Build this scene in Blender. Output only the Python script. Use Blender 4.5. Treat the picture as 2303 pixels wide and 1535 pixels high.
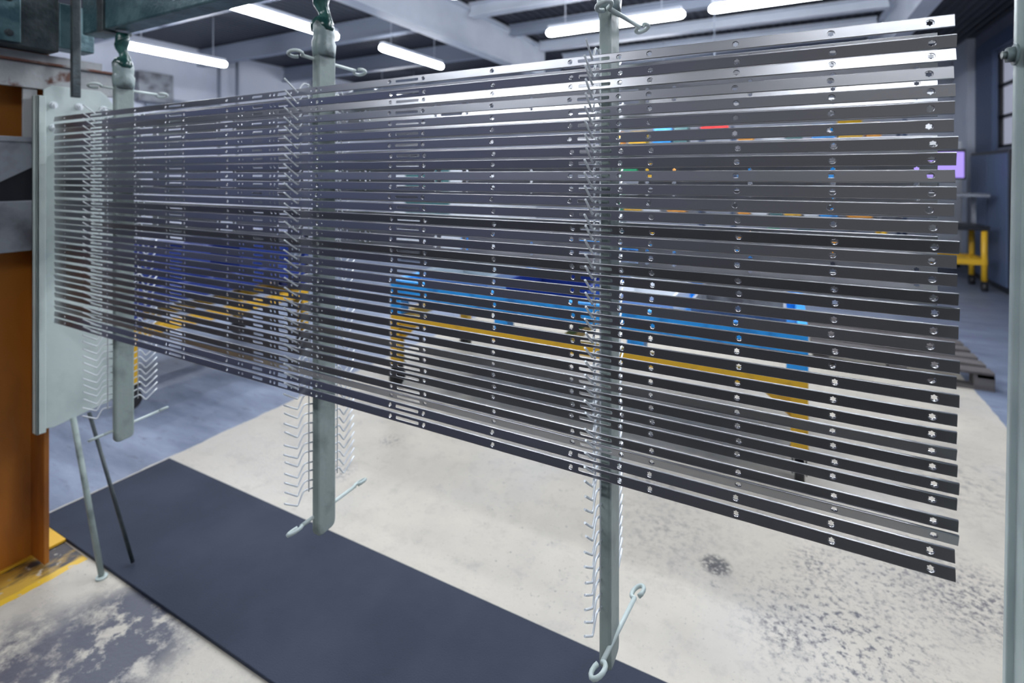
import bpy, bmesh, math, random
from mathutils import Vector, Matrix
random.seed(7)
C = bpy.context.scene
for o in list(bpy.data.objects): bpy.data.objects.remove(o)

# ------------------------------------------------------------------ camera
F = 1160.0; CX = 1151.5; HY = 394.0; EYE = 1.6
cam_d = bpy.data.cameras.new('camera'); cam = bpy.data.objects.new('camera', cam_d)
C.collection.objects.link(cam); C.camera = cam
cam_d.sensor_width = 36; cam_d.lens = F/2303*36
cam_d.shift_y = -(767.5-HY)/2303
cam_d.clip_start = .02; cam_d.clip_end = 100
TH = math.radians(28.0)
cam.location = (0, 0, EYE); cam.rotation_euler = (math.pi/2, 0, TH)
cam_d.dof.use_dof = True; cam_d.dof.focus_distance = .93; cam_d.dof.aperture_fstop = 2.8
# ------------------------------------------------------------------ world + colour
w = bpy.data.worlds.new('world'); C.world = w; w.use_nodes = True
_n = w.node_tree; _bg = _n.nodes['Background']
_tc = _n.nodes.new('ShaderNodeTexCoord'); _sx = _n.nodes.new('ShaderNodeSeparateXYZ'); _n.links.new(_tc.outputs['Generated'], _sx.inputs[0])
_mr = _n.nodes.new('ShaderNodeMapRange'); _mr.inputs[1].default_value = .1; _mr.inputs[2].default_value = -.75; _n.links.new(_sx.outputs[0], _mr.inputs[0])
_mx = _n.nodes.new('ShaderNodeMix'); _mx.data_type = 'RGBA'; _n.links.new(_mr.outputs[0], _mx.inputs[0])
_mx.inputs[6].default_value = (.62, .62, .64, 1); _mx.inputs[7].default_value = (.48, .58, 1.05, 1)
_n.links.new(_mx.outputs[2], _bg.inputs[0]); _bg.inputs[1].default_value = .30
vs = C.view_settings
vs.view_transform = 'Standard'; vs.look = 'None'; vs.gamma = 1; vs.exposure = -0.25
vs.use_curve_mapping = False
LAMP_W = 17.0
TUBE = 48.0

# ------------------------------------------------------------------ helpers
SF = (-math.sin(TH), math.cos(TH)); SR = (math.cos(TH), math.sin(TH))
def ray(px, py=HY):
    a = (px-CX)/F
    return (SF[0]+a*SR[0], SF[1]+a*SR[1], (HY-py)/F)
def onY(px, py, Y):
    d = ray(px, py); t = Y/d[1]; return Vector((d[0]*t, Y, EYE+d[2]*t))
def onX(px, py, X):
    d = ray(px, py); t = X/d[0]; return Vector((X, d[1]*t, EYE+d[2]*t))
def onZ(px, py, Z=0):
    d = ray(px, py); t = (Z-EYE)/d[2]; return Vector((d[0]*t, d[1]*t, Z))

class MB:
    def __init__(s): s.bm = bmesh.new(); s.sm = False
    def box(s, x0, x1, y0, y1, z0, z1, bev=0):
        r = bmesh.ops.create_cube(s.bm, size=1)
        for v in r['verts']:
            v.co = Vector(((x0+x1)/2+v.co.x*(x1-x0), (y0+y1)/2+v.co.y*(y1-y0), (z0+z1)/2+v.co.z*(z1-z0)))
        if bev:
            es = list({e for v in r['verts'] for e in v.link_edges})
            bmesh.ops.bevel(s.bm, geom=es, offset=bev, segments=2, profile=.5, affect='EDGES')
        return s
    def tube(s, pts, r, n=8, caps=True, closed=False, scale=None):
        pts = [Vector(p) for p in pts]; N = len(pts); rings = []
        prev = None
        for i, p in enumerate(pts):
            if closed: t = (pts[(i+1) % N]-pts[i-1]).normalized()
            elif i == 0: t = (pts[1]-p).normalized()
            elif i == N-1: t = (p-pts[-2]).normalized()
            else: t = ((pts[i+1]-p).normalized()+(p-pts[i-1]).normalized()).normalized()
            if prev is None:
                up = Vector((0, 0, 1)) if abs(t.z) < .9 else Vector((1, 0, 0))
                u = t.cross(up).normalized()
            else:
                u = (prev-t*prev.dot(t)).normalized()
            prev = u; v = t.cross(u)
            rr = r[i] if isinstance(r, (list, tuple)) else r
            rings.append([s.bm.verts.new(p+(u*math.cos(2*math.pi*k/n)+v*math.sin(2*math.pi*k/n))*rr) for k in range(n)])
        M = N if closed else N-1
        for i in range(M):
            a, b = rings[i], rings[(i+1) % N]
            for k in range(n):
                f = s.bm.faces.new((a[k], a[(k+1) % n], b[(k+1) % n], b[k])); f.smooth = True
        if caps and not closed:
            s.bm.faces.new(rings[0][::-1]); s.bm.faces.new(rings[-1])
        return s
    def cyl(s, a, b, r, n=16): return s.tube([a, b], r, n)
    def prism(s, poly, axis, lo, hi, bev=0):
        # poly in the two remaining axes
        def mk(p, h):
            return {'x': (h, p[0], p[1]), 'y': (p[0], h, p[1]), 'z': (p[0], p[1], h)}[axis]
        a = [s.bm.verts.new(mk(p, lo)) for p in poly]; b = [s.bm.verts.new(mk(p, hi)) for p in poly]
        n = len(poly)
        fs = [s.bm.faces.new(a), s.bm.faces.new(b[::-1])]
        for i in range(n): fs.append(s.bm.faces.new((a[i], b[i], b[(i+1) % n], a[(i+1) % n])))
        if bev:
            es = list({e for f in fs for e in f.edges})
            bmesh.ops.bevel(s.bm, geom=es, offset=bev, segments=2, profile=.5, affect='EDGES')
        return s
    def hexbolt(s, p, d, r, h):
        p = Vector(p); d = Vector(d).normalized()
        s.tube([p, p+d*h*.25], r*1.35, 16); s.tube([p+d*h*.25, p+d*h], r, 6)
        s.tube([p+d*h, p+d*h*1.5], r*.5, 10); return s
    def build(s, name, mat, parent=None):
        bmesh.ops.recalc_face_normals(s.bm, faces=s.bm.faces)
        me = bpy.data.meshes.new(name); s.bm.to_mesh(me); s.bm.free()
        me.materials.append(mat)
        o = bpy.data.objects.new(name, me); C.collection.objects.link(o)
        if parent: o.parent = parent
        return o
def tag(o, label=None, cat=None, group=None, kind=None):
    if label: o['label'] = label
    if cat: o['category'] = cat
    if group: o['group'] = group
    if kind: o['kind'] = kind
    return o
def thing(name, label, cat, loc=(0, 0, 0), group=None):
    o = bpy.data.objects.new(name, None); C.collection.objects.link(o); o.location = loc
    o.empty_display_size = .05
    return tag(o, label, cat, group)
def struct(name, mb, mat, parent=None):
    o = mb.build(name, mat, parent)
    if not parent: o['kind'] = 'structure'
    return o
def copytree(o, parent=None):
    c = o.copy(); C.collection.objects.link(c)
    if parent: c.parent = parent
    for ch in o.children: copytree(ch, c)
    return c

def mat(name, col, rough=.5, metal=0, col2=None, nscale=5, lo=.4, hi=.6, bump=0, bscale=40, emit=None, es=0, stretch=None, spec=None, detail=5):
    m = bpy.data.materials.new(name); m.use_nodes = True; nt = m.node_tree; N = nt.nodes; L = nt.links
    b = N['Principled BSDF']
    b.inputs['Base Color'].default_value = (*col, 1); b.inputs['Roughness'].default_value = rough
    b.inputs['Metallic'].default_value = metal
    if spec is not None: b.inputs['Specular IOR Level'].default_value = spec
    if emit: b.inputs['Emission Color'].default_value = (*emit, 1); b.inputs['Emission Strength'].default_value = es
    if col2 or bump:
        tc = N.new('ShaderNodeTexCoord'); mp = N.new('ShaderNodeMapping')
        L.new(tc.outputs['Object'], mp.inputs[0])
        if stretch: mp.inputs['Scale'].default_value = stretch
    if col2:
        n = N.new('ShaderNodeTexNoise'); n.inputs['Scale'].default_value = nscale; n.inputs['Detail'].default_value = detail
        L.new(mp.outputs[0], n.inputs[0])
        r = N.new('ShaderNodeValToRGB'); r.color_ramp.elements[0].position = lo; r.color_ramp.elements[1].position = hi
        r.color_ramp.elements[0].color = (*col, 1); r.color_ramp.elements[1].color = (*col2, 1)
        L.new(n.outputs[0], r.inputs[0]); L.new(r.outputs[0], b.inputs['Base Color'])
    if bump:
        n2 = N.new('ShaderNodeTexNoise'); n2.inputs['Scale'].default_value = bscale
        L.new(mp.outputs[0], n2.inputs[0])
        bu = N.new('ShaderNodeBump'); bu.inputs['Strength'].default_value = bump; bu.inputs['Distance'].default_value = .01
        L.new(n2.outputs[0], bu.inputs['Height']); L.new(bu.outputs[0], b.inputs['Normal'])
    return m

M = {}
M['steel'] = mat('brushed_steel', (.50, .50, .52), .30, 1, (.40, .41, .44), 5, .35, .65, .02, 500, stretch=(.15, 3, 3))
M['wire'] = mat('zinc_wire', (.80, .84, .87), .40, .3)
M['coat'] = mat('pale_green_coating', (.30, .36, .34), .40, 0, (.10, .13, .13), 9, .50, .70, .2, 30)
M['coatlight'] = mat('light_coating', (.56, .64, .62), .42, 0, (.42, .50, .49), 5, .45, .7, .1, 20)
M['greendip'] = mat('dark_green_dip', (.010, .050, .045), .22, 0, (.05, .14, .12), 20, .5, .7, .2, 40)
M['greycoat'] = mat('grey_dip', (.20, .26, .26), .35, 0, (.07, .08, .08), 25, .5, .7, .2, 60)
M['beam'] = mat('teal_grey_steel', (.045, .10, .12), .42, .3, (.10, .18, .20), 14, .42, .62, .25, 60)
M['beamdark'] = mat('dark_steel', (.03, .042, .048), .45, .4, (.07, .085, .09), 12, .45, .65, .2, 50)
M['rusty'] = mat('rusty_white_steel', (.36, .37, .38), .55, .1, (.12, .05, .035), 11, .60, .68, .2, 40)
M['greysteel'] = mat('worn_grey_steel', (.30, .32, .36), .5, .2, (.12, .12, .14), 7, .44, .66, .1, 40)
M['orange'] = mat('orange_paint', (.50, .18, .018), .5, 0, (.16, .055, .02), 4, .44, .72, .15, 25, stretch=(1, 1, .35))
M['yellow'] = mat('yellow_paint', (.72, .42, .02), .45, 0, (.45, .26, .03), 9, .55, .75)
M['blue'] = mat('blue_paint', (.02, .33, .85), .4, 0, (.01, .14, .45), 8, .5, .7)
M['navy'] = mat('navy_blue_plastic', (.012, .035, .22), .4)
M['castor'] = mat('black_rubber', (.015, .015, .018), .5)
M['mat'] = mat('rubber_mat', (.023, .031, .053), .72, 0, (.034, .044, .072), 3, .4, .7, .25, 220, spec=.3)
M['wood'] = mat('grey_pallet_wood', (.13, .12, .12), .8, 0, (.06, .05, .05), 8, .4, .7, .2, 40, stretch=(.3, 3, 3))
M['wall'] = mat('pale_wall', (.66, .70, .80), .8, 0, (.58, .62, .73), 1.2, .4, .7)  # bluish cast of the lamplight is put into this wall colour
M['walldark'] = mat('grey_blue_wall', (.17, .19, .26), .8, 0, (.23, .25, .33), 1.5, .4, .7)
M['doorblue'] = mat('blue_grey_frame', (.075, .11, .20), .5)
M['girder'] = mat('white_girder', (.66, .71, .80), .45, 0, (.58, .63, .72), 2, .4, .7)
M['purlin'] = mat('blue_grey_purlin', (.26, .30, .38), .5)
M['tubewhite'] = mat('lamp_diffuser', (.9, .93, 1), .4, emit=(.93, .96, 1), es=TUBE)
M['lamphouse'] = mat('lamp_housing', (.62, .66, .74), .5)
M['black'] = mat('black_plastic', (.012, .013, .018), .4)
M['screen'] = mat('purple_screen', (.2, .15, .4), .3, emit=(.45, .33, .95), es=1.0)
M['pane'] = mat('frosted_pane', (.5, .52, .6), .3, emit=(.6, .63, .8), es=.42)  # faint glow of the pane stands in for daylight behind it
M['white'] = mat('white_plastic', (.72, .75, .80), .5)
M['red'] = mat('red_paint', (.62, .02, .02), .4)
M['greenp'] = mat('green_plastic', (.02, .36, .16), .4)
M['tealp'] = mat('teal_plastic', (.05, .16, .17), .4)
M['orangep'] = mat('orange_plastic', (.80, .33, .03), .4)
M['mesh'] = mat('grey_wire_mesh', (.45, .52, .58), .45, .5)

# roof with ribs
def roofmat():
    m = bpy.data.materials.new('ribbed_roof'); m.use_nodes = True; nt = m.node_tree; N = nt.nodes; L = nt.links
    b = N['Principled BSDF']; b.inputs['Roughness'].default_value = .6
    tc = N.new('ShaderNodeTexCoord'); wv = N.new('ShaderNodeTexWave'); wv.bands_direction = 'X'; wv.inputs['Scale'].default_value = 2.5
    L.new(tc.outputs['Object'], wv.inputs[0])
    r = N.new('ShaderNodeValToRGB'); r.color_ramp.elements[0].color = (.022, .026, .04, 1); r.color_ramp.elements[1].color = (.055, .06, .085, 1)
    L.new(wv.outputs[0], r.inputs[0]); L.new(r.outputs[0], b.inputs['Base Color'])
    bu = N.new('ShaderNodeBump'); bu.inputs['Strength'].default_value = .8; bu.inputs['Distance'].default_value = .04
    L.new(wv.outputs[0], bu.inputs['Height']); L.new(bu.outputs[0], b.inputs['Normal'])
    return m
M['roof'] = roofmat()

def floormat():
    m = bpy.data.materials.new('painted_concrete'); m.use_nodes = True; nt = m.node_tree; N = nt.nodes; L = nt.links
    b = N['Principled BSDF']
    geo = N.new('ShaderNodeNewGeometry'); sep = N.new('ShaderNodeSeparateXYZ'); L.new(geo.outputs['Position'], sep.inputs[0])
    def math_(op, a, bb, clamp=False):
        n = N.new('ShaderNodeMath'); n.operation = op; n.use_clamp = clamp
        for i, v in enumerate((a, bb)):
            if v is None: continue
            if isinstance(v, (int, float)): n.inputs[i].default_value = v
            else: L.new(v, n.inputs[i])
        return n.outputs[0]
    def noise(scale, detail=4, rough=.5, st=None):
        n = N.new('ShaderNodeTexNoise'); n.inputs['Scale'].default_value = scale; n.inputs['Detail'].default_value = detail
        n.inputs['Roughness'].default_value = rough
        if st:
            mp = N.new('ShaderNodeMapping'); mp.inputs['Scale'].default_value = st
            L.new(geo.outputs['Position'], mp.inputs[0]); L.new(mp.outputs[0], n.inputs[0])
        else: L.new(geo.outputs['Position'], n.inputs[0])
        return n.outputs[0]
    def ramp(v, lo, hi):
        n = N.new('ShaderNodeMapRange'); n.inputs[1].default_value = lo; n.inputs[2].default_value = hi; L.new(v, n.inputs[0]); return n.outputs[0]
    def mix(f, a, c):
        n = N.new('ShaderNodeMix'); n.data_type = 'RGBA'
        if isinstance(f, (int, float)): n.inputs[0].default_value = f
        else: L.new(f, n.inputs[0])
        for i, v in ((6, a), (7, c)):
            if isinstance(v, tuple): n.inputs[i].default_value = (*v, 1)
            else: L.new(v, n.inputs[i])
        return n.outputs[2]
    X, Y = sep.outputs[0], sep.outputs[1]
    nz = noise(6, 4); nj = math_('MULTIPLY', math_('SUBTRACT', nz, .5), .05)
    Xn = math_('ADD', X, nj)
    cream = mix(ramp(noise(2.2, 6, .6), .35, .7), (.55, .505, .43), (.44, .41, .36))
    cream = mix(math_('MULTIPLY', ramp(noise(.9, 3), .48, .62), .35), cream, (.57, .56, .545))
    # specks and scuffs
    sp = ramp(noise(38, 3, .6), .64, .72)
    dens = ramp(noise(1.3, 2), .45, .62)
    cream = mix(math_('MULTIPLY', math_('MULTIPLY', sp, dens), .85), cream, (.12, .115, .12))
    cream = mix(math_('MULTIPLY', ramp(noise(11, 6, .7), .52, .70), .38), cream, (.27, .255, .24))
    sp2 = ramp(noise(90, 2, .6), .66, .72)
    cream = mix(math_('MULTIPLY', sp2, .6), cream, (.2, .19, .19))
    # stains with their own shape and place
    def stain(c, cx, cy, r, strength, col, k=14, thr=.5):
        dx = math_('SUBTRACT', X, cx); dy = math_('SUBTRACT', Y, cy)
        d = math_('SQRT', math_('ADD', math_('MULTIPLY', dx, dx), math_('MULTIPLY', dy, dy)), None)
        v = math_('SUBTRACT', 1.0, math_('DIVIDE', d, r), True)
        v = math_('MULTIPLY', v, ramp(noise(k, 6, .7), thr-.08, thr+.08), True)
        v = math_('MULTIPLY', v, strength, True)
        return mix(v, c, col)
    p = onZ(250, 1440); cream = stain(cream, p.x, p.y, .34, 2.4, (.075, .08, .11), 9, .47)
    p = onZ(30, 1500); cream = stain(cream, p.x, p.y, .3, 1.6, (.09, .09, .115), 12, .5)
    p = onZ(1610, 1270); cream = stain(cream, p.x, p.y, .07, 3.0, (.07, .07, .075), 60, .48)
    p = onZ(2010, 1290); cream = stain(cream, p.x, p.y, .45, 1.6, (.10, .10, .12), 48, .60)
    p = onZ(2150, 1080); cream = stain(cream, p.x, p.y, .5, 1.0, (.24, .23, .22), 20, .56)
    p = onZ(1880, 1420); cream = stain(cream, p.x, p.y, .40, 1.8, (.10, .10, .12), 38, .58)
    for q_ in ((1830, 1265, .12), (1760, 1420, .12), (1610, 1312, .03), (880, 990, .09), (1470, 1080, .15), (430, 1110, .1), (2200, 1350, .3), (760, 1060, .12)):
        p = onZ(q_[0], q_[1]); cream = stain(cream, p.x, p.y, q_[2], 1.8, (.14, .135, .145), 45, .56)
    p = onZ(1500, 1190); cream = stain(cream, p.x, p.y, .4, 1.0, (.28, .26, .24), 30, .55)
    grey = mix(ramp(noise(3.5, 5, .6, (.35, 1.4, 1)), .35, .7), (.13, .16, .235), (.29, .34, .46))
    grey = mix(math_('MULTIPLY', ramp(noise(20, 4, .6, (.3, 1, 1)), .58, .68), .5), grey, (.09, .10, .14))
    farm = ramp(X, 1.0, 3.0)
    grey = mix(farm, grey, mix(ramp(noise(2, 4), .4, .7), (.11, .13, .18), (.15, .17, .23)))
    mk = math_('MULTIPLY', math_('GREATER_THAN', Xn, -3.1), math_('LESS_THAN', Xn, 1.24))
    mk = math_('MULTIPLY', mk, math_('LESS_THAN', Y, 6.6))
    col = mix(mk, grey, cream)
    # yellow floor marking beside the orange column, worn
    ym = math_('MULTIPLY', math_('LESS_THAN', Xn, -2.57), math_('LESS_THAN', Y, 1.07))
    yc = mix(ramp(noise(5, 4, .6, (1.5, .6, 1)), .44, .52), (.55, .34, .06), (.045, .042, .05))
    edge = math_('GREATER_THAN', Xn, -2.61)
    yc = mix(edge, yc, (.72, .46, .04))
    col = mix(math_('MULTIPLY', ym, ramp(noise(22, 4), .33, .40)), col, yc)
    # unseen near floor, darkened so the strips reflect a dark ground
    col = mix(math_('LESS_THAN', Y, .45), col, (.034, .032, .031))
    L.new(col, b.inputs['Base Color'])
    rg = N.new('ShaderNodeMapRange'); L.new(noise(5, 3), rg.inputs[0]); rg.inputs[3].default_value = .36; rg.inputs[4].default_value = .55
    L.new(rg.outputs[0], b.inputs['Roughness'])
    bu = N.new('ShaderNodeBump'); bu.inputs['Strength'].default_value = .35; bu.inputs['Distance'].default_value = .004
    L.new(noise(70, 4), bu.inputs['Height']); L.new(bu.outputs[0], b.inputs['Normal'])
    return m
M['floor'] = floormat()

# ------------------------------------------------------------------ the hall
XL, XR, YB, YN, ZC = -10.5, 3.1, 13.7, -3.0, 4.15
struct('floor', MB().box(XL-.2, XR+.2, YN, YB+.2, -.12, 0), M['floor'])
struct('ceiling', MB().box(XL-.2, XR+.2, YN, YB+.2, ZC, ZC+.12), M['roof'])
struct('wall_left', MB().box(XL-.2, XL, YN, YB+.2, 0, ZC), M['wall'])
struct('wall_back', MB().box(XL, XR, YB, YB+.2, 0, ZC), M['wall'])
wr = MB()
WY0, WY1, WZ0, WZ1 = 8.2, 11.5, 2.05, 3.62
wr.box(XR, XR+.2, YN, WY0, 0, ZC); wr.box(XR, XR+.2, WY1, YB, 0, ZC)
wr.box(XR, XR+.2, WY0, WY1, 0, WZ0); wr.box(XR, XR+.2, WY0, WY1, WZ1, ZC)
struct('wall_right', wr, M['walldark'])
win = struct('window_1', MB().box(XR+.1, XR+.12, WY0, WY1, WZ0, WZ1), M['pane'])
g = MB()
for y in [WY0+.03, WY0+.75, WY0+1.5, WY0+2.2, WY1-.03]: g.box(XR+.06, XR+.1, y-.03, y+.03, WZ0, WZ1)
for z in [WZ0+.03, WZ0+.52, WZ0+1.04, WZ1-.03]: g.box(XR+.05, XR+.1, WY0, WY1, z-.025, z+.025)
struct('window_frame', g, M['black'], win)
# door frame (blue-grey jamb and lintel) left of the window, and pilaster
struct('trim_1', MB().box(XR-.07, XR, 11.35, 12.2, 0, 3.66).box(XR-.07, XR, 8.0, 12.2, 3.66, 3.90), M['doorblue'])
struct('trim_2', MB().box(XR-.12, XR, 12.5, 13.4, 0, ZC), M['wall'])
# purlins and girders (the roof structure)
def girder(mb, x0, x1, y0, y1, z0, z1, fl=.04):
    # I section along the long axis
    if y1-y0 > x1-x0:
        c = (x0+x1)/2
        mb.box(x0, x1, y0, y1, z0, z0+fl); mb.box(x0, x1, y0, y1, z1-fl, z1); mb.box(c-.02, c+.02, y0, y1, z0+fl, z1-fl)
    else:
        c = (y0+y1)/2
        mb.box(x0, x1, y0, y1, z0, z0+fl); mb.box(x0, x1, y0, y1, z1-fl, z1); mb.box(x0, x1, c-.02, c+.02, z0+fl, z1-fl)
    return mb
struct('trim_3', girder(MB(), -4.33, -4.13, YN, 9.3, 3.5, 4.10), M['girder'])
struct('trim_4', girder(MB(), 1.30, 1.50, 3.0, 12.4, 3.5, 4.10), M['girder'])
n = 5
for y, z0 in ((5.05, 3.97), (6.35, 3.92), (7.6, 3.95), (8.8, 3.95), (9.9, 3.84), (11.3, 3.86), (12.6, 3.86)):
    struct('trim_%d' % n, girder(MB(), -4.1, 1.27, y, y+.16, z0, 4.12, .03), M['girder'] if n in (6, 8, 9) else M['purlin']); n += 1
for y in (2.4, 4.2, 6.2, 8.2, 10.4):
    struct('trim_%d' % n, girder(MB(), XL, -4.36, y, y+.14, 3.8, 4.12, .03), M['purlin']); n += 1
# white column under the girders at the back, column of the bright wall
struct('trim_%d' % n, girder(MB(), .95, 1.2, 12.0, 12.12, 0, 3.6).box(1.0, 1.12, 11.95, 12.05, 0, 3.55), M['girder']); n += 1
struct('trim_%d' % n, MB().box(XL, XL+.18, 3.15, 3.5, 0, 3.5).box(XL, XL+.3, 3.05, 3.6, 3.3, 3.42), M['girder']); n += 1
pw = MB()
for z in (2.9, 3.02): pw.tube([(XL+.12, 5.2, z), (XL+.12, 12.8, z)], .035, 10)
for y in (6.6, 7.0, 9.0, 9.2): pw.tube([(XL+.1, y, 2.0), (XL+.1, y, ZC)], .03, 10)
tag(pw.build('wall_pipes', M['purlin']), 'grey pipework running along the pale wall at left', 'pipe')
tag(MB().box(XL, XL+.2, 5.05, 5.65, 2.95, 3.5, .02).build('ventilation_box', M['greysteel']), 'blue-grey box fixed high on the pale wall at left', 'wall box')

# ------------------------------------------------------------------ lamps
def lamp(cx, cy, ln, axis, label, group=None, z=3.4):
    t = thing('fluorescent_lamp', label, 'ceiling lamp', (cx, cy, z), group)
    h = ln/2
    def P(a, b, c): return (a, b, c) if axis == 'x' else (b, a, c)
    mb = MB()
    pts = [P(-h+.0, 0, .02), P(-h+.02, 0, .02), P(-h+.06, 0, .02), P(h-.06, 0, .02), P(h-.02, 0, .02), P(h, 0, .02)]
    mb.tube(pts, [.02, .042, .05, .05, .042, .02], 14)
    mb.build('diffuser', M['tubewhite'], t)
    hb = MB()
    if axis == 'x': hb.box(-h+.03, h-.03, -.045, .045, .06, .11, .01)
    else: hb.box(-.045, .045, -h+.03, h-.03, .06, .11, .01)
    hb.build('housing', M['lamphouse'], t)
    for s in (-.35, .35):
        p = P(s*ln, 0, 0); MB().cyl((p[0], p[1], .1), (p[0], p[1], ZC-z), .006, 6).build('hanger_rod', M['lamphouse'], t)
    ld = bpy.data.lights.new('lamp_light', 'AREA'); ld.shape = 'RECTANGLE'; ld.size = ln*.9; ld.size_y = .09
    ld.energy = LAMP_W; ld.color = (.86, .93, 1.0)
    lo = bpy.data.objects.new('lamp_light', ld); C.collection.objects.link(lo); lo.parent = t
    lo.location = (0, 0, -.04)
    if axis == 'y': lo.rotation_euler = (0, 0, math.pi/2)
    return t
lamp(-5.22, 4.15, 1.55, 'y', 'white tube lamp above the second hanging post, upper left of the ceiling')
lamp(-8.15, 4.55, 1.50, 'y', 'white tube lamp in front of the pale wall at far left')
lamp(-5.1, 6.35, 1.50, 'y', 'small distant white tube lamp left of the big white girder')
lamp(-1.86, 6.05, 1.70, 'x', 'white tube lamp crossing behind the nearest hanging post')
lamp(.10, 6.02, 1.70, 'x', 'white tube lamp at the top edge, right of the nearest hanging post')
lamp(-6.1, 2.3, 1.5, 'y', 'white tube lamp over the aisle at left, out at the top')
GL = 'added ceiling lamps above the work bay'  # extra lamps added to light the bay and brighten the strips' reflections
LAMPL = {(-2.2, 4.3): 'added tube lamp above the long yellow trolley, left half', (0.0, 4.3): 'added tube lamp above the long yellow trolley, right end',
         (-1.9, 2.6): 'added tube lamp above the pale floor behind the rack, left of the nearest post', (.6, 2.6): 'added tube lamp above the pale floor behind the rack, right of the nearest post',
         (-1.9, -1.0): 'added tube lamp over the darkened near floor, towards the end plate', (.9, -1.0): 'added tube lamp over the darkened near floor, towards the right upright',
         (-4.4, 1.0): 'added tube lamp above the aisle beside the orange column', (2.2, 3.0): 'added tube lamp near the right wall beside the pallet',
         (-2.6, 9.9): 'added tube lamp far back, above the left back shelf', (-8, 9.4): 'added tube lamp far back beside the pale left wall'}
for x, y in ((-2.2, 4.3), (0.0, 4.3), (-1.9, 2.6), (.6, 2.6), (-1.9, -1.0), (.9, -1.0), (-4.4, 1.0), (2.2, 3.0), (-2.6, 9.9), (-8, 9.4)):
    lamp(x, y, 1.6, 'x' if x > -4 else 'y', LAMPL[(x, y)], GL)

# ------------------------------------------------------------------ rubber mat
p0 = onZ(105, 1165); p1 = onZ(425, 1400)
tag(MB().box(-3.06, 1.6, 1.075, 1.655, 0, .014, .003).build('rubber_mat', M['mat']), 'dark blue-grey rubber mat lying on the floor under the rack', 'floor mat')

# ------------------------------------------------------------------ metal strips
SY = .95; RYY = 1.113
def SX(px, Y=SY): return onY(px, HY, Y).x
XE0, XE1 = SX(122), SX(2149)
XM = (XE0+XE1)/2
H2 = .0096
def circle(cx, cz, r, n): return [(cx+r*math.cos(2*math.pi*k/n), cz+r*math.sin(2*math.pi*k/n)) for k in range(n)]
def star(cx, cz, ro, ri, n=6):
    out = []
    for k in range(n*4):
        a = 2*math.pi*k/(n*4)
        r = (ro, (ro+ri)/2, ri, (ro+ri)/2)[k % 4]
        out.append((cx+r*math.cos(a+math.pi/2), cz+r*math.sin(a+math.pi/2)))
    return out
def slot(x0, x1, h, n=5):
    r = min(h/2, .0022); o = []
    for (cx, cz, a0) in ((x1-r, h/2-r, 0), (x0+r, h/2-r, 90), (x0+r, -h/2+r, 180), (x1-r, -h/2+r, 270)):
        for k in range(n): 
            a = math.radians(a0+90*k/(n-1)); o.append((cx+r*math.cos(a), cz+r*math.sin(a)))
    return o
def strip_mesh():
    bm = bmesh.new()
    def loop(pts, y=0):
        vs_ = [bm.verts.new((x, y, z)) for x, z in pts]
        return vs_, [bm.edges.new((vs_[i], vs_[(i+1) % len(vs_)])) for i in range(len(vs_))]
    edges = []
    x0, x1 = XE0-XM, XE1-XM
    # outline subdivided along the length
    NX = 40
    zt, zb = H2-.0012, -H2+.0012
    top = [(x1+(x0-x1)*i/NX, zt) for i in range(NX+1)]; bot = [(x0+(x1-x0)*i/NX, zb) for i in range(NX+1)]
    ov, oe = loop(top+bot); edges += oe
    topv = ov[:NX+1]; botv = ov[NX+1:]
    big = [2093, 1870, 1655, 1461, 1393, 1283, 1107, 952, 877, 712, 510, 413, 373, 304, 240, 145]
    rings = []
    for px in big:
        cx = SX(px)-XM
        v, e = loop(circle(cx, 0, .0054, 24)); edges += e; rings.append((cx, v))
    for px in (537, 545, 670, 655): 
        v, e = loop(circle(SX(px)-XM, .0005, .0032, 12)); edges += e
    for px in (700, 723):
        v, e = loop(circle(SX(px)-XM, 0, .0022, 10)); edges += e
    for px in (608, 617):
        v, e = loop(circle(SX(px)-XM, 0, .004, 12)); edges += e
    for a, b, h in ((1300, 1372, .0068), (890, 941, .0066), (625, 646, .0095), (568, 590, .0066), (380, 408, .0066), (203, 229, .0068)):
        v, e = loop(slot(SX(a)-XM, SX(b)-XM, h)); edges += e
    bmesh.ops.triangle_fill(bm, edges=edges, use_beauty=True)
    # countersunk collars with a six-lobed hole
    for cx, v in rings:
        n = len(v); v2, _ = loop(circle(cx, 0, .0049, 24), .0017)
        for k in range(n):
            f = bm.faces.new((v[k], v[(k+1) % n], v2[(k+1) % n], v2[k])); f.smooth = True
        s3, _ = loop(star(cx, 0, .0046, .0032), .0017)
        for k in range(n):
            # star starts at +90 degrees: offset of 6 segments
            j = (k-6) % n; j2 = (k+1-6) % n
            bm.faces.new((v2[k], v2[(k+1) % n], s3[j2], s3[j]))
    # rolled lips above and below
    def lip(vs_, prof):
        prev = vs_
        for dy, dz in prof:
            cur = [bm.verts.new((q.co.x, dy, dz)) for q in vs_]
            for i in range(len(vs_)-1):
                f = bm.faces.new((prev[i], prev[i+1], cur[i+1], cur[i])); f.smooth = True
            prev = cur
    lip(topv, [(.0004, H2-.0004), (.0012, H2), (.0030, H2-.0001)])
    lip(botv, [(.0004, -H2+.0004), (.0012, -H2), (.0024, -H2+.0001)])
    bmesh.ops.recalc_face_normals(bm, faces=bm.faces)
    # make the front face look at -y
    s_ = sum(f.normal.y*f.calc_area() for f in bm.faces)
    if s_ > 0: bmesh.ops.reverse_faces(bm, faces=bm.faces)
    me = bpy.data.meshes.new('metal_strip'); bm.to_mesh(me); bm.free(); me.materials.append(M['steel'])
    return me
SM = strip_mesh()
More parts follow.
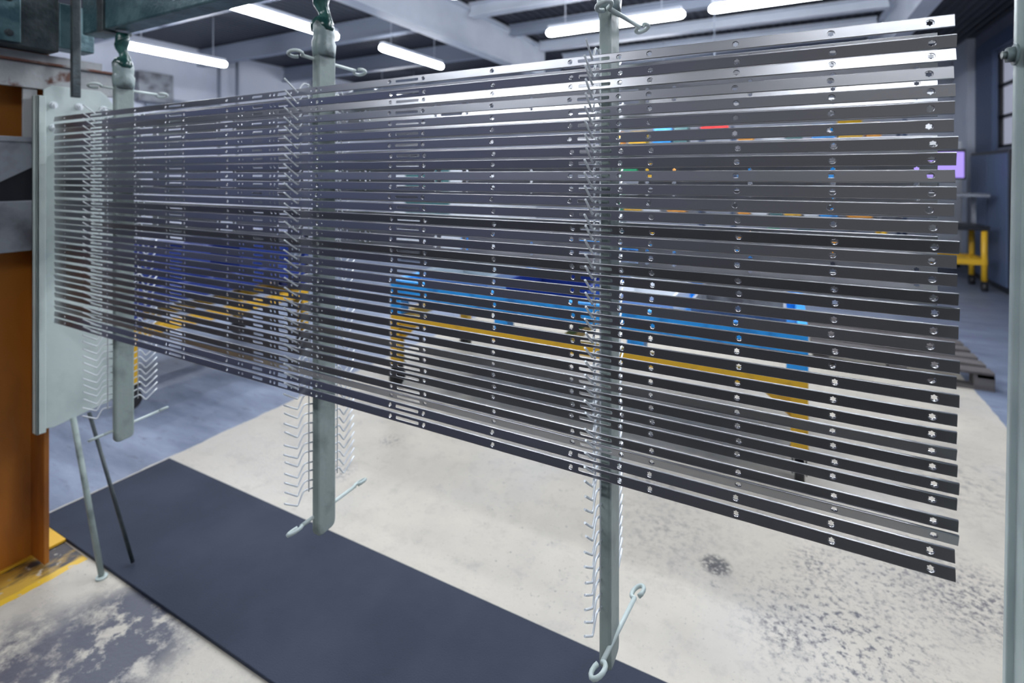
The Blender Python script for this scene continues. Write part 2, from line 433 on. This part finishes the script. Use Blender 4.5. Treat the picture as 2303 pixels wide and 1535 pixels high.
ONES = ['', 'first', 'second', 'third', 'fourth', 'fifth', 'sixth', 'seventh', 'eighth', 'ninth', 'tenth', 'eleventh', 'twelfth', 'thirteenth', 'fourteenth', 'fifteenth', 'sixteenth', 'seventeenth', 'eighteenth', 'nineteenth', 'twentieth']
TENS = {20: 'twenty', 30: 'thirtieth'}
def ordinal(k):
    if k <= 20: return ONES[k]
    if k < 30: return 'twenty-'+ONES[k-20]
    if k == 30: return 'thirtieth'
    return 'thirty-'+ONES[k-30]
YS = [51, 97, 126, 166, 206, 244, 284, 323, 358, 396, 434, 472, 511, 554, 586, 627, 669, 702, 742, 778, 818, 853, 893, 936, 975, 1013, 1048, 1087, 1122, 1169, 1201, 1237, 1278]
# roll of every strip: positive = face looks up
ROLL = [8, -9, 13, 8, 3, -3, -3, -8, -10, 6, -5, -4, -6, -13, -5, -7, -14, -8, -5, -3, -5, -6, -5, -8, -10, -17, -10, -11, -10, -10, -20, 6, 6]
strips_z = []
HB = {}
for i, y in enumerate(YS):
    z = onY(2093, y, SY).z; strips_z.append(z)
    o = bpy.data.objects.new('metal_strip', SM); C.collection.objects.link(o)
    rl = math.radians(ROLL[i])
    dx = random.uniform(-.002, .002) + (.003 if ROLL[i] < -4 else 0)
    o.location = (XM+dx, SY, z); o.rotation_euler = (-rl, 0, 0)
    # x-rotation: -rl tilts the upper edge away (face up) because the face looks at -y
    nth = ordinal(i+1)
    look = 'bright steel strip' if ROLL[i] > 4 and i < 12 else ('strongly tilted steel strip' if ROLL[i] <= -17 else 'dark grey steel strip')
    if i == 0: lb = 'bright perforated steel strip, the topmost of the front row'
    elif i == 32: lb = 'dark grey perforated steel strip, the lowest of the front row'
    else: lb = '%s with holes, %s from the top in the front row' % (look, nth)
    tag(o, lb, 'metal strip', 'perforated strips in the front row')
    md = o.modifiers.new('thickness', 'SOLIDIFY'); md.thickness = .0012; md.offset = -1
rear_z = []
Z0R = onY(2110, 72, RYY).z-.010
for k in range(46): rear_z.append(Z0R-k*.02475)
for k in range(19):
    o = bpy.data.objects.new('metal_strip', SM); C.collection.objects.link(o)
    rl = math.radians(random.choice([-8, -4, 4, 8, 12, -2, -12, -14]))
    o.location = (XM+.013, RYY, rear_z[k]); o.rotation_euler = (rl, 0, math.pi)
    # turned round: mirror along x so that its ends match the front row
    o.rotation_euler = (rl, 0, 0)
    md = o.modifiers.new('thickness', 'SOLIDIFY'); md.thickness = .0012; md.offset = -1
    nth = ordinal(k+1)
    lb = ('topmost' if k == 0 else 'lowest' if k == 18 else nth+' from the top')
    tag(o, 'steel strip seen through the gaps, %s in the rear row' % lb, 'metal strip', 'perforated strips in the rear row')

# ------------------------------------------------------------------ hanging posts with wire hooks
PX = {1: -2.226, 2: -1.1576, 3: -.330}
PYF, PYB = 1.003, 1.067
TOPZ, BOTZ = 1.975, .60
def hook_mesh(sgn):
    # origin at the V bottom; sgn=-1 front hook (points to -y)
    prof = [(.0, .0), (.004, .003), (.010, .012), (.017, .0225), (.022, .0262), (.029, .0262), (.038, .0235), (.052, .0190)]
    tip = [(-.041, .030), (-.022, .0155), (-.004, .0025), (-.0015, .0005)]
    pts = [(0, -sgn*a, z) for a, z in tip+prof]
    if sgn > 0: pts = [(0, -(a), z) for (_, a, z) in [(0, q[0], q[1]) for q in tip+prof]]
    if sgn < 0: pts = [(0, a, z) for a, z in tip+prof]
    mb = MB(); mb.tube(pts, .0022, 8)
    bmesh.ops.recalc_face_normals(mb.bm, faces=mb.bm.faces)
    me = bpy.data.meshes.new('wire_hook'); mb.bm.to_mesh(me); mb.bm.free(); me.materials.append(M['wire']); return me
HF, HR = hook_mesh(-1), hook_mesh(1)
def eye_rod(p0, p1, bar, w=.014, l=.040, plane='z'):
    """rod from p0 to p1 with an eye bent at either end (as one wire)"""
    p0, p1 = Vector(p0), Vector(p1); d = (p1-p0).normalized(); side = d.cross(Vector((0, 0, 1))).normalized()
    side = (side*.9+Vector((0, 0, .45))).normalized()
    mb = MB(); r = .0048
    for (e, dd, sd) in ((p0, -d, side), (p1, d, -side)):
        base = e-dd*l
        pts = [base-dd*.01]
        for k in range(0, 13):
            a = math.pi*2*k/13.5
            pts.append(base+dd*(l*.5-l*.5*math.cos(a))+sd*(w*math.sin(a)))
        mb.tube(pts, r, 8)
    mb.tube([p0+d*l, p1-d*l], r*1.05, 8)
    return mb
for k, ptxt in ((3, 'nearest the camera, right of centre'), (2, 'in the middle, in front of the pale floor'), (1, 'farthest back, beside the end plate')):
    x = PX[k]
    t = thing('hanging_post', 'pale grey-green hanging post with wire hooks, '+ptxt, 'rack post', (x, 1.035, BOTZ), 'hanging posts of the rack')
    mb = MB()
    prof = [(PYF-1.035, .014), (PYF-1.035+.004, .004), (PYF-1.035+.014, 0), (PYB-1.035-.014, 0.002), (PYB-1.035-.004, .006), (PYB-1.035, .018), (PYB-1.035, TOPZ-BOTZ), (PYF-1.035, TOPZ-BOTZ)]
    mb.prism(prof, 'x', -.005, .020, .0055)
    for f in mb.bm.faces: f.smooth = False
    mb.build('post_bar', M['coat'], t)
    # collar and dark green dipped hook above
    mb = MB()
    n = 9; pts = []; rr = []
    for q, (dz, r) in enumerate([(-.045, .034), (-.03, .037), (-.005, .039), (.006, .034), (.02, .036), (.045, .034), (.055, .028)]):
        pts.append((random.uniform(-.002, .002), 0, TOPZ-BOTZ+dz)); rr.append(r)
    mb.tube(pts, rr, 18)
    for v in mb.bm.verts: v.co.x = v.co.x*.62+.008
    mb.build('coated_collar', M['greycoat'], t)
    mb = MB(); pts = []; rr = []
    for q, (dx, dz, r) in enumerate([(0, .030, .031), (0, .045, .033), (.003, .060, .028), (.005, .074, .017), (.003, .088, .0155), (-.002, .105, .020), (0, .13, .023), (0, .15, .022), (0, .162, .018)]):
        pts.append((dx, dx, TOPZ-BOTZ+dz)); rr.append(r)
    mb.tube(pts, rr, 16)
    # second strand twisted round
    pts = []
    for q in range(20):
        a = q/19*math.pi*2.2; z = TOPZ-BOTZ+.055+.10*q/19
        pts.append((math.cos(a)*.017, math.sin(a)*.017, z))
    mb.tube(pts, .0085, 10)
    mb.build('dipped_hook', M['greendip'], t)
    tag(t.children[-1], 'dark green dipped hook')
    # eye rods top and bottom
    zt, zb = 1.922-BOTZ, .652-BOTZ
    if k == 3:
        ends = ((.022, -.105, zt+.0), (.045, .150, zt+.01)), ((.010, -.105, zb), (.035, .150, zb+.006))
    elif k == 2:
        ends = ((0, -.110, zt+.004), (0, .165, zt-.006)), ((0, -.112, zb), (.0, .165, zb+.004))
    else:
        ends = ((0, -.110, zt+.006), (0, .16, zt)), ((0, -.105, zb-.012), (0, .16, zb+.004))
    for a, b in ends:
        eye_rod(a, b, None).build('eye_rod', M['coatlight'], t)
    # spine wires
    for yy, z0, z1 in ((.985, 1.85, .735), (1.086, 1.86, .735)):
        MB().tube([(.0045, yy-1.035, z0-BOTZ), (.0045, yy-1.035, z1-BOTZ)], .0015, 8).build('spine_wire', M['wire'], t)
    zf = list(strips_z)
    while zf[-1] > .735: zf.append(zf[-1]-.0262)
    for j, z in enumerate(zf):
        h = bpy.data.objects.new('wire_hook', HF); C.collection.objects.link(h); h.parent = t
        jz = random.uniform(-.002, .002) if j >= 33 else .001
        h.location = (0, .951-1.035, z+jz-BOTZ); h.rotation_euler = (random.uniform(-.06, .06) if j >= 33 else 0, 0, random.uniform(-.04, .04))
    for j, z in enumerate(rear_z):
        h = bpy.data.objects.new('wire_hook', HR); C.collection.objects.link(h); h.parent = t
        h.location = (0, 1.116-1.035, z-BOTZ); h.rotation_euler = (0, 0, random.uniform(-.04, .04))

# ------------------------------------------------------------------ carrier beam and its fittings
cb = thing('carrier_beam', 'dark teal steel beam from which the hanging posts hang', 'steel beam', (-.8, 1.035, 2.15))
MB().box(-1.64, 2.2, -.04, .04, 0, .20, .006).build('beam_body', M['beam'], cb)
MB().box(-1.505, -1.462, -.05, .05, -.008, .21, .003).build('end_flange', M['beamdark'], cb)
for px_ in PX.values():
    MB().tube([(px_+.8, 0, -.004), (px_+.8, 0, .03)], .022, 12).build('socket', M['greendip'], cb)
db = thing('end_crossbeam', 'dark steel crossbeam with bolted plates at the upper left corner', 'steel beam', (-2.61, .9, 2.09))
MB().box(-.045, .045, -.7, .07, 0, .22, .004).build('beam_body', M['beamdark'], db)
MB().box(.045, .058, -.21, -.05, .01, .20, .003).build('bolted_plate', M['beam'], db)
for yy in (-.175, -.085):
    for zz in (.04, .17): MB().hexbolt((.058, yy, zz), (1, 0, 0), .010, .012).build('bolt', M['beamdark'], db)
MB().box(-.045, .045, .07, .19, .02, .20, .004).build('end_box', M['beam'], db)
wb = thing('weathered_channel', 'off-white steel channel with rust streaks behind the top of the left end plate', 'steel beam', (-2.65, .9, 1.946))
MB().box(-.010, .004, -.7, .315, 0, .100, .003).build('web', M['rusty'], wb)
MB().box(-.010, .020, -.7, .315, .100, .108).build('rust_edge', mat('rust_edge', (.16, .06, .04), .7, .1, (.3, .3, .3), 9, .5, .6), wb)
MB().box(-.010, .008, -.7, .25, .108, .140).build('upper_flange', M['rusty'], wb)
# hanger rod to the left end plate
tag(MB().box(-2.552, -2.532, 1.000, 1.030, 1.915, 2.45, .003).build('hanger_rod', M['beamdark']), 'dark square hanger rod bolted to the left end plate', 'rod')

# ------------------------------------------------------------------ end plates
ep = thing('end_plate', 'wide pale green end plate at the left end of the rack', 'end plate', (-2.615, .91, .58))
zt = 1.962-.58
MB().prism([(.028, .01), (.06, .004), (.33, .045), (.33, zt-.20), (.30, zt-.10), (.245, zt-.018), (.22, zt), (.055, zt), (.028, zt-.02)], 'x', -.004, .004, .0015).build('plate', M['coatlight'], ep)
MB().box(-.022, -.010, 0, .030, 0, 1.335, .003).box(-.022, .022, 0, .010, .0, 1.335, .003).box(.010, .022, .0, .030, 0.0, 1.335, .003).build('edge_channel', M['coatlight'], ep)
for (px, py) in ((120, 236), (178, 240), (233, 246), (120, 287)):
    q = onX(px, py, -2.611)
    MB().hexbolt((.004, q.y-.91, q.z-.58), (1, 0, 0), .011, .012).build('bolt', M['wire'], ep)

rp = thing('end_post', 'pale green upright at the right edge of the picture', 'end post', (.266, .957, .3))
mb = MB(); L_ = 2.0
mb.prism([(-.12, 0), (0, 0), (0, L_), (-.12, L_)], 'x', 0, .012, .002)
mb.prism([(-.012, 0), (0, 0), (0, L_), (-.012, L_)], 'x', -.008, .012, .002)
o = mb.build('upright', M['coatlight'], rp)
for z in (1.465, 1.60): MB().hexbolt((-.008, -.012, z), (-1, 0, 0), .011, .010).build('bolt', M['greycoat'], rp)
rp.rotation_euler = (0, math.radians(.75), 0)

# ------------------------------------------------------------------ struts under the left end plate
def strut(p0, p1, r, label, m='coat', foot=True):
    t = thing('steel_strut', label, 'strut', p1)
    a = Vector(p0)-Vector(p1)
    MB().tube([a, Vector((0, 0, .01))], r, 12).build('rod', M[m], t)
    if foot: MB().tube([(0, 0, .0), (0, 0, .008)], .020, 16).build('foot_disc', M['coatlight'], t)
strut((-2.60, 1.03, .60), (-2.405, 1.045, .0), .0105, 'pale slanted strut with a round foot beside the mat edge')
strut((-2.60, 1.085, .60), (-2.35, 1.13, .014), .007, 'thin dark slanted strut standing on the mat', 'beamdark', False)

# ------------------------------------------------------------------ orange column and its brackets
oc = thing('orange_column', 'orange painted steel column at the left edge', 'column', (-2.8, .8, 0))
MB().box(-.010, .010, -.02, .165, .012, 2.6).build('web', M['orange'], oc)
MB().box(-.13, .13, .160, .178, .012, 2.6, .003).build('flange', M['orange'], oc)
MB().box(-.13, .13, -.03, -.012, .012, 2.6, .003).build('flange', M['orange'], oc)
MB().box(-.25, .02, -.10, .29, 0, .012, .003).build('base_plate', M['yellow'], oc)
gb = thing('grey_bracket', 'worn light grey steel bracket clamped round the orange column', 'bracket', (-2.70, .8, 1.30))
MB().box(-.025, .045, -.32, .155, 0, .20, .004).build('lower_plate', M['greysteel'], gb)
MB().box(.031, .05, -.32, .17, .43, .452, .004).build('shelf_plate', M['greysteel'], gb)
MB().prism([(-.32, .43), (.165, .43), (.165, .36), (-.1, .20), (-.32, .20)], 'x', .035, .043, .001).build('gusset', M['greysteel'], gb)
MB().box(.031, .042, .09, .135, .452, .645, .002).build('upright', M['rusty'], gb)
MB().box(.031, .034, -.32, .165, .20, .43, .001).build('added_dark_sheet', M['black'], gb)  # black sheet added behind the gusset to make that area dark
tag(MB().box(-2.655, -2.64, .94, .965, .95, 1.33, .003).build('guide_rail', M['beamdark']), 'dark narrow guide rail between the column and the end plate', 'rail')
tag(MB().box(-2.663, -2.633, .935, .970, .83, .95, .003).build('rail_stop', M['greysteel']), 'small grey block below the dark guide rail', 'block')

# ------------------------------------------------------------------ yellow trolleys with blue stillages
def castor(mb, x, y):
    mb.tube([(x-.022, y, .07), (x+.022, y, .07)], .07, 18)
    mb.box(x-.035, x-.028, y-.03, y+.03, .06, .165); mb.box(x+.028, x+.035, y-.03, y+.03, .06, .165); mb.box(x-.045, x+.045, y-.045, y+.045, .16, .172)
def trolley(x0, x1, y0, y1, label, label2, bm_='blue'):
    t = thing('yellow_trolley', label, 'trolley', (x0, y0, 0))
    W, Dp = x1-x0, y1-y0; s = .035
    MB().box(0, W, 0, 2*s, .48, .55, .004).box(0, W, Dp-2*s, Dp, .48, .55, .004).box(0, 2*s, 2*s, Dp-2*s, .48, .55, .004).box(W-2*s, W, 2*s, Dp-2*s, .48, .55, .004).box(W/2-s, W/2+s, 2*s, Dp-2*s, .48, .54).build('frame', M['yellow'], t)
    for a, sx in ((0, 1), (W-.08, -1)):
        for b in (0, Dp-.07):
            m_ = MB().box(a, a+.08, b, b+.07, .172, .48, .003)
            cx = a+.08 if sx > 0 else a
            m_.prism([(cx, .48), (cx+sx*.16, .48), (cx, .34)], 'y', b+.028, b+.036)
            lg = m_.build('leg', M['yellow'], t)
            c = MB(); castor(c, a+.04, b+.035); c.build('castor', M['castor'], lg)
    st = thing('blue_stillage', label2, 'stillage', (x0, y0, .55))
    MB().box(0, W, 0, .05, .13, .26, .004).box(0, .05, 0.05, Dp, .13, .26, .004).box(W-.05, W, 0.05, Dp, .13, .26, .004).box(0, W, Dp-.05, Dp, .13, .26, .004).box(.05, W-.05, .05, Dp-.05, .13, .15).build('tray', M[bm_], st)
    for a in (0, W*.33, W*.66, W-.10):
        for b in (0, Dp-.10): MB().box(a, a+.10, b, b+.10, 0, .13, .003).build('foot_block', M[bm_], st)
    MB().box(0, .05, Dp-.05, Dp, .26, .52).box(W-.05, W, Dp-.05, Dp, .26, .52).box(0, W, Dp-.05, Dp, .47, .52, .003).build('back_rail', M[bm_], st)
    g = MB()
    k = 0
    while .08+k*.07 < W-.06:
        g.box(.08+k*.07, .092+k*.07, Dp-.035, Dp-.025, .26, .47); k += 1
    for z in (.32, .38, .44): g.box(.05, W-.05, Dp-.032, Dp-.028, z, z+.006)
    g.build('mesh_side', M['mesh'], st)
    # flat steel bundle lying in the tray
    return t
trolley(-2.66, .10, 3.03, 4.05, 'long yellow trolley on castors standing behind the rack', 'long blue stillage with mesh back on the nearest yellow trolley')
trolley(-4.95, -3.92, 1.85, 3.35, 'yellow trolley in the left aisle behind the rack', 'navy blue stillage on the yellow trolley in the left aisle', 'navy')
def crate(x, y, z, w_, d, h, m, label, group):
    mb = MB(); tck = .015
    mb.box(x, x+w_, y, y+d, z, z+tck); mb.box(x, x+tck, y, y+d, z+tck, z+h); mb.box(x+w_-tck, x+w_, y, y+d, z+tck, z+h)
    mb.box(x+tck, x+w_-tck, y, y+tck, z+tck, z+h); mb.box(x+tck, x+w_-tck, y+d-tck, y+d, z+tck, z+h)
    mb.box(x-.01, x+w_+.01, y-.01, y, z+h-.03, z+h); mb.box(x-.01, x+w_+.01, y+d, y+d+.01, z+h-.03, z+h)
    return tag(mb.build('storage_crate', m), label, 'crate', group)
for i, (x, y, m, nm) in enumerate(((-4.85, 2.0, 'navy', 'navy blue crate, nearest on the left-aisle stillage'), (-4.85, 2.75, 'navy', 'navy blue crate, farther on the left-aisle stillage'))):
    crate(x, y, .70, .8, .5, .34, M[m], nm, 'crates on the left stillage')
for i, x in enumerate((-2.5, -1.75, -1.0, -.5)):
    crate(x, 3.2, .70, (.6, .6, .4, .5)[i], .6, .16, M[('mesh', 'navy', 'white', 'greysteel')[i]],
          ('grey', 'navy blue', 'white', 'dull grey')[i]+' low crate in the tray of the long blue stillage', 'crates in the long stillage')

# ------------------------------------------------------------------ pallet, workbench trolley, screen, cabinets
pl = thing('wooden_pallet', 'weathered wooden pallet at the right edge of the pale floor', 'pallet', (.2, 5.03, 0))
for k in range(7):
    MB().box(0, 1.16, k*.19, k*.19+.12, .115, .137, .003).build('deck_board', M['wood'], pl)
for y in (0, .57, 1.14):
    MB().box(0, 1.16, y+.0, y+.12, .0, .02).box(0, .12, y, y+.12, .02, .115).box(.52, .64, y, y+.12, .02, .115).box(1.04, 1.16, y, y+.12, .02, .115).build('bearer', M['wood'], pl)
for x in (0, 1.06): MB().box(x, x+.1, 0, 1.26, .09, .115).build('stringer', M['wood'], pl)
wt = thing('bench_trolley', 'yellow-legged bench trolley with dark top near the right wall', 'trolley', (1.25, 9.3, 0))
for x in (0, 1.13):
    for y in (0, .55):
        lg = MB().tube([(x+.03, y+.03, .14), (x+.03, y+.03, .86)], .035, 10).build('leg', M['yellow'], wt)
        MB().tube([(x+.0, y+.03, .06), (x+.06, y+.03, .06)], .06, 14).box(x+.0, x+.06, y+.01, y+.05, .1, .15).build('castor', M['castor'], lg)
MB().box(0, 1.19, 0, .06, .36, .44, .005).box(0, 1.19, .55, .61, .36, .44, .005).box(0, .06, .06, .55, .36, .44).box(1.13, 1.19, .06, .55, .36, .44).build('lower_frame', M['yellow'], wt)
MB().box(-.02, 1.21, -.02, .63, .84, .90, .005).build('bench_top', M['black'], wt)
MB().box(0, .05, .5, .55, .9, 1.32).box(1.14, 1.19, .5, .55, .9, 1.32).box(-.05, 1.24, .1, .63, 1.30, 1.34).build('upper_shelf', M['greysteel'], wt)
mo = thing('monitor', 'monitor with glowing purple screen standing on the bench trolley shelf', 'monitor', (1.95, 9.65, 1.34))
hs = MB().box(-.34, .34, 0, .04, .20, .64, .008).build('housing', M['black'], mo)
MB().box(-.32, .32, -.004, 0, .225, .60).build('screen', M['screen'], hs)
MB().box(-.03, .03, .0, .04, .01, .2).box(-.12, .12, -.06, .1, 0, .01).build('stand', M['black'], mo)
kc = thing('dark_cabinet', 'tall dark cabinet against the right wall below the window', 'cabinet', (2.6, 9.1, 0))
MB().box(0, .45, 0, 1.6, .06, 1.95, .01).build('body', M['black'], kc)
MB().box(-.015, 0, .03, .79, .1, 1.9, .003).box(-.015, 0, .81, 1.57, .1, 1.9, .003).build('door', M['doorblue'], kc)
MB().box(.03, .42, .03, 1.57, 0, .06).build('plinth', M['black'], kc)
wc = thing('control_cabinet', 'pale grey control cabinet standing behind the bench trolley', 'cabinet', (2.35, 11.6, 0))
MB().box(0, .35, 0, .5, .08, 2.2, .01).build('body', M['white'], wc)
MB().box(.03, .32, -.012, 0, .12, 2.15, .003).build('door', M['lamphouse'], wc)
MB().box(.02, .33, .02, .48, 0, .08).build('plinth', M['black'], wc)

# shelves with bins at the back of the hall
COLS = [('orangep', 'orange'), ('yellow', 'yellow'), ('white', 'white'), ('tealp', 'dark teal'), ('orangep', 'orange'), ('blue', 'blue'), ('yellow', 'yellow'), ('greenp', 'green')]
levn = {.2: 'bottom board', .85: 'second board', 1.5: 'third board', 2.1: 'top board'}
def bins(W, seed):
    random.seed(seed); out = []
    for z in (.2, .85, 1.5, 2.1):
        x = .12; last = None; seen = {}
        while x < W-.45:
            m, cn = random.choice(COLS)
            if m == last: continue
            last = m; w_ = random.choice((.2, .26, .34)); seen[cn] = seen.get(cn, 0)+1
            out.append((x, z, w_, random.choice((.26, .34, .4)), m, (cn, seen[cn], z))); x += w_+random.choice((.03, .05, .14))
    res = []
    for (x, z, w_, h, m, (cn, k, zz)) in out:
        ntot = max(q[5][1] for q in out if q[5][0] == cn and q[5][2] == zz)
        pos = cn if ntot == 1 else '%s %s' % (ONES[k], cn)
        res.append((x, z, w_, h, m, '%s from the left, %s,' % (pos, levn[zz]) if ntot > 1 else '%s, %s,' % (cn, levn[zz])))
    return res
def bshelf(x0, W, y, label, gl, seed):
    bs = bins(W, seed); t = thing('storage_shelf', label, 'shelf', (x0, y, 0))
    for xx in (0, W-.06):
        for yy in (0, .5): MB().box(xx, xx+.06, yy, yy+.06, 0, 2.5).build('upright', M['doorblue'], t)
    for z in (.2, .85, 1.5, 2.1): MB().box(.0, W, 0.0, .56, z, z+.04).build('shelf_board', M['greysteel'], t)
    for (xx, z, w_, h, m, cn) in bs:
        mb = MB(); mb.prism([(0, 0), (.36, 0), (.36, h), (.14, h), (0, h*.5)], 'x', 0, w_, .006)
        b = mb.build('storage_bin', M[m]); b.location = (x0+xx, y+.05, z+.04)
        c, rest = cn.split(' from the left, ') if ' from the left, ' in cn else (cn.split(',')[0], None)
        lb = cn.rstrip(',')
        if ' from the left, ' in cn: lab = '%s bin from the left on the %s of the %s' % (c, rest.rstrip(','), gl)
        else: lab = '%s bin on the %s of the %s' % (c, cn.split(', ')[1].rstrip(','), gl)
        tag(b, lab, 'bin', 'bins on the '+gl)
bshelf(-3.4, 2.0, 10.2, 'storage shelf with coloured bins at the back of the hall, left one', 'left back shelf', 3)
bshelf(-.9, 2.6, 10.2, 'storage shelf with coloured bins at the back of the hall, right one', 'right back shelf', 5)
# machine and small coloured things glimpsed between the strips
mc = thing('machine_housing', 'large pale machine housing in the middle background', 'machine', (-6.6, 7.6, 0))
MB().box(0, 2.3, 0, 1.5, .1, 2.0, .03).build('body', M['white'], mc)
MB().box(.3, 1.3, -.01, 0, .9, 1.7, .004).build('viewing_window', M['tealp'], mc)
MB().box(1.6, 2.1, -.03, 0, 1.2, 1.6, .004).build('control_panel', M['greysteel'], mc)
MB().box(.1, 2.2, .1, 1.4, 0, .1).build('plinth', M['black'], mc)
rs = thing('red_sign', 'small plain red sign hanging behind the nearest post', 'sign', (-.83, 7.2, 2.2))
MB().box(-.17, .17, 0, .03, 0, .12, .004).build('sign_panel', M['red'], rs)
MB().box(-.005, .005, .01, .02, .12, ZC-2.2).build('hanger_rod', M['purlin'], rs)
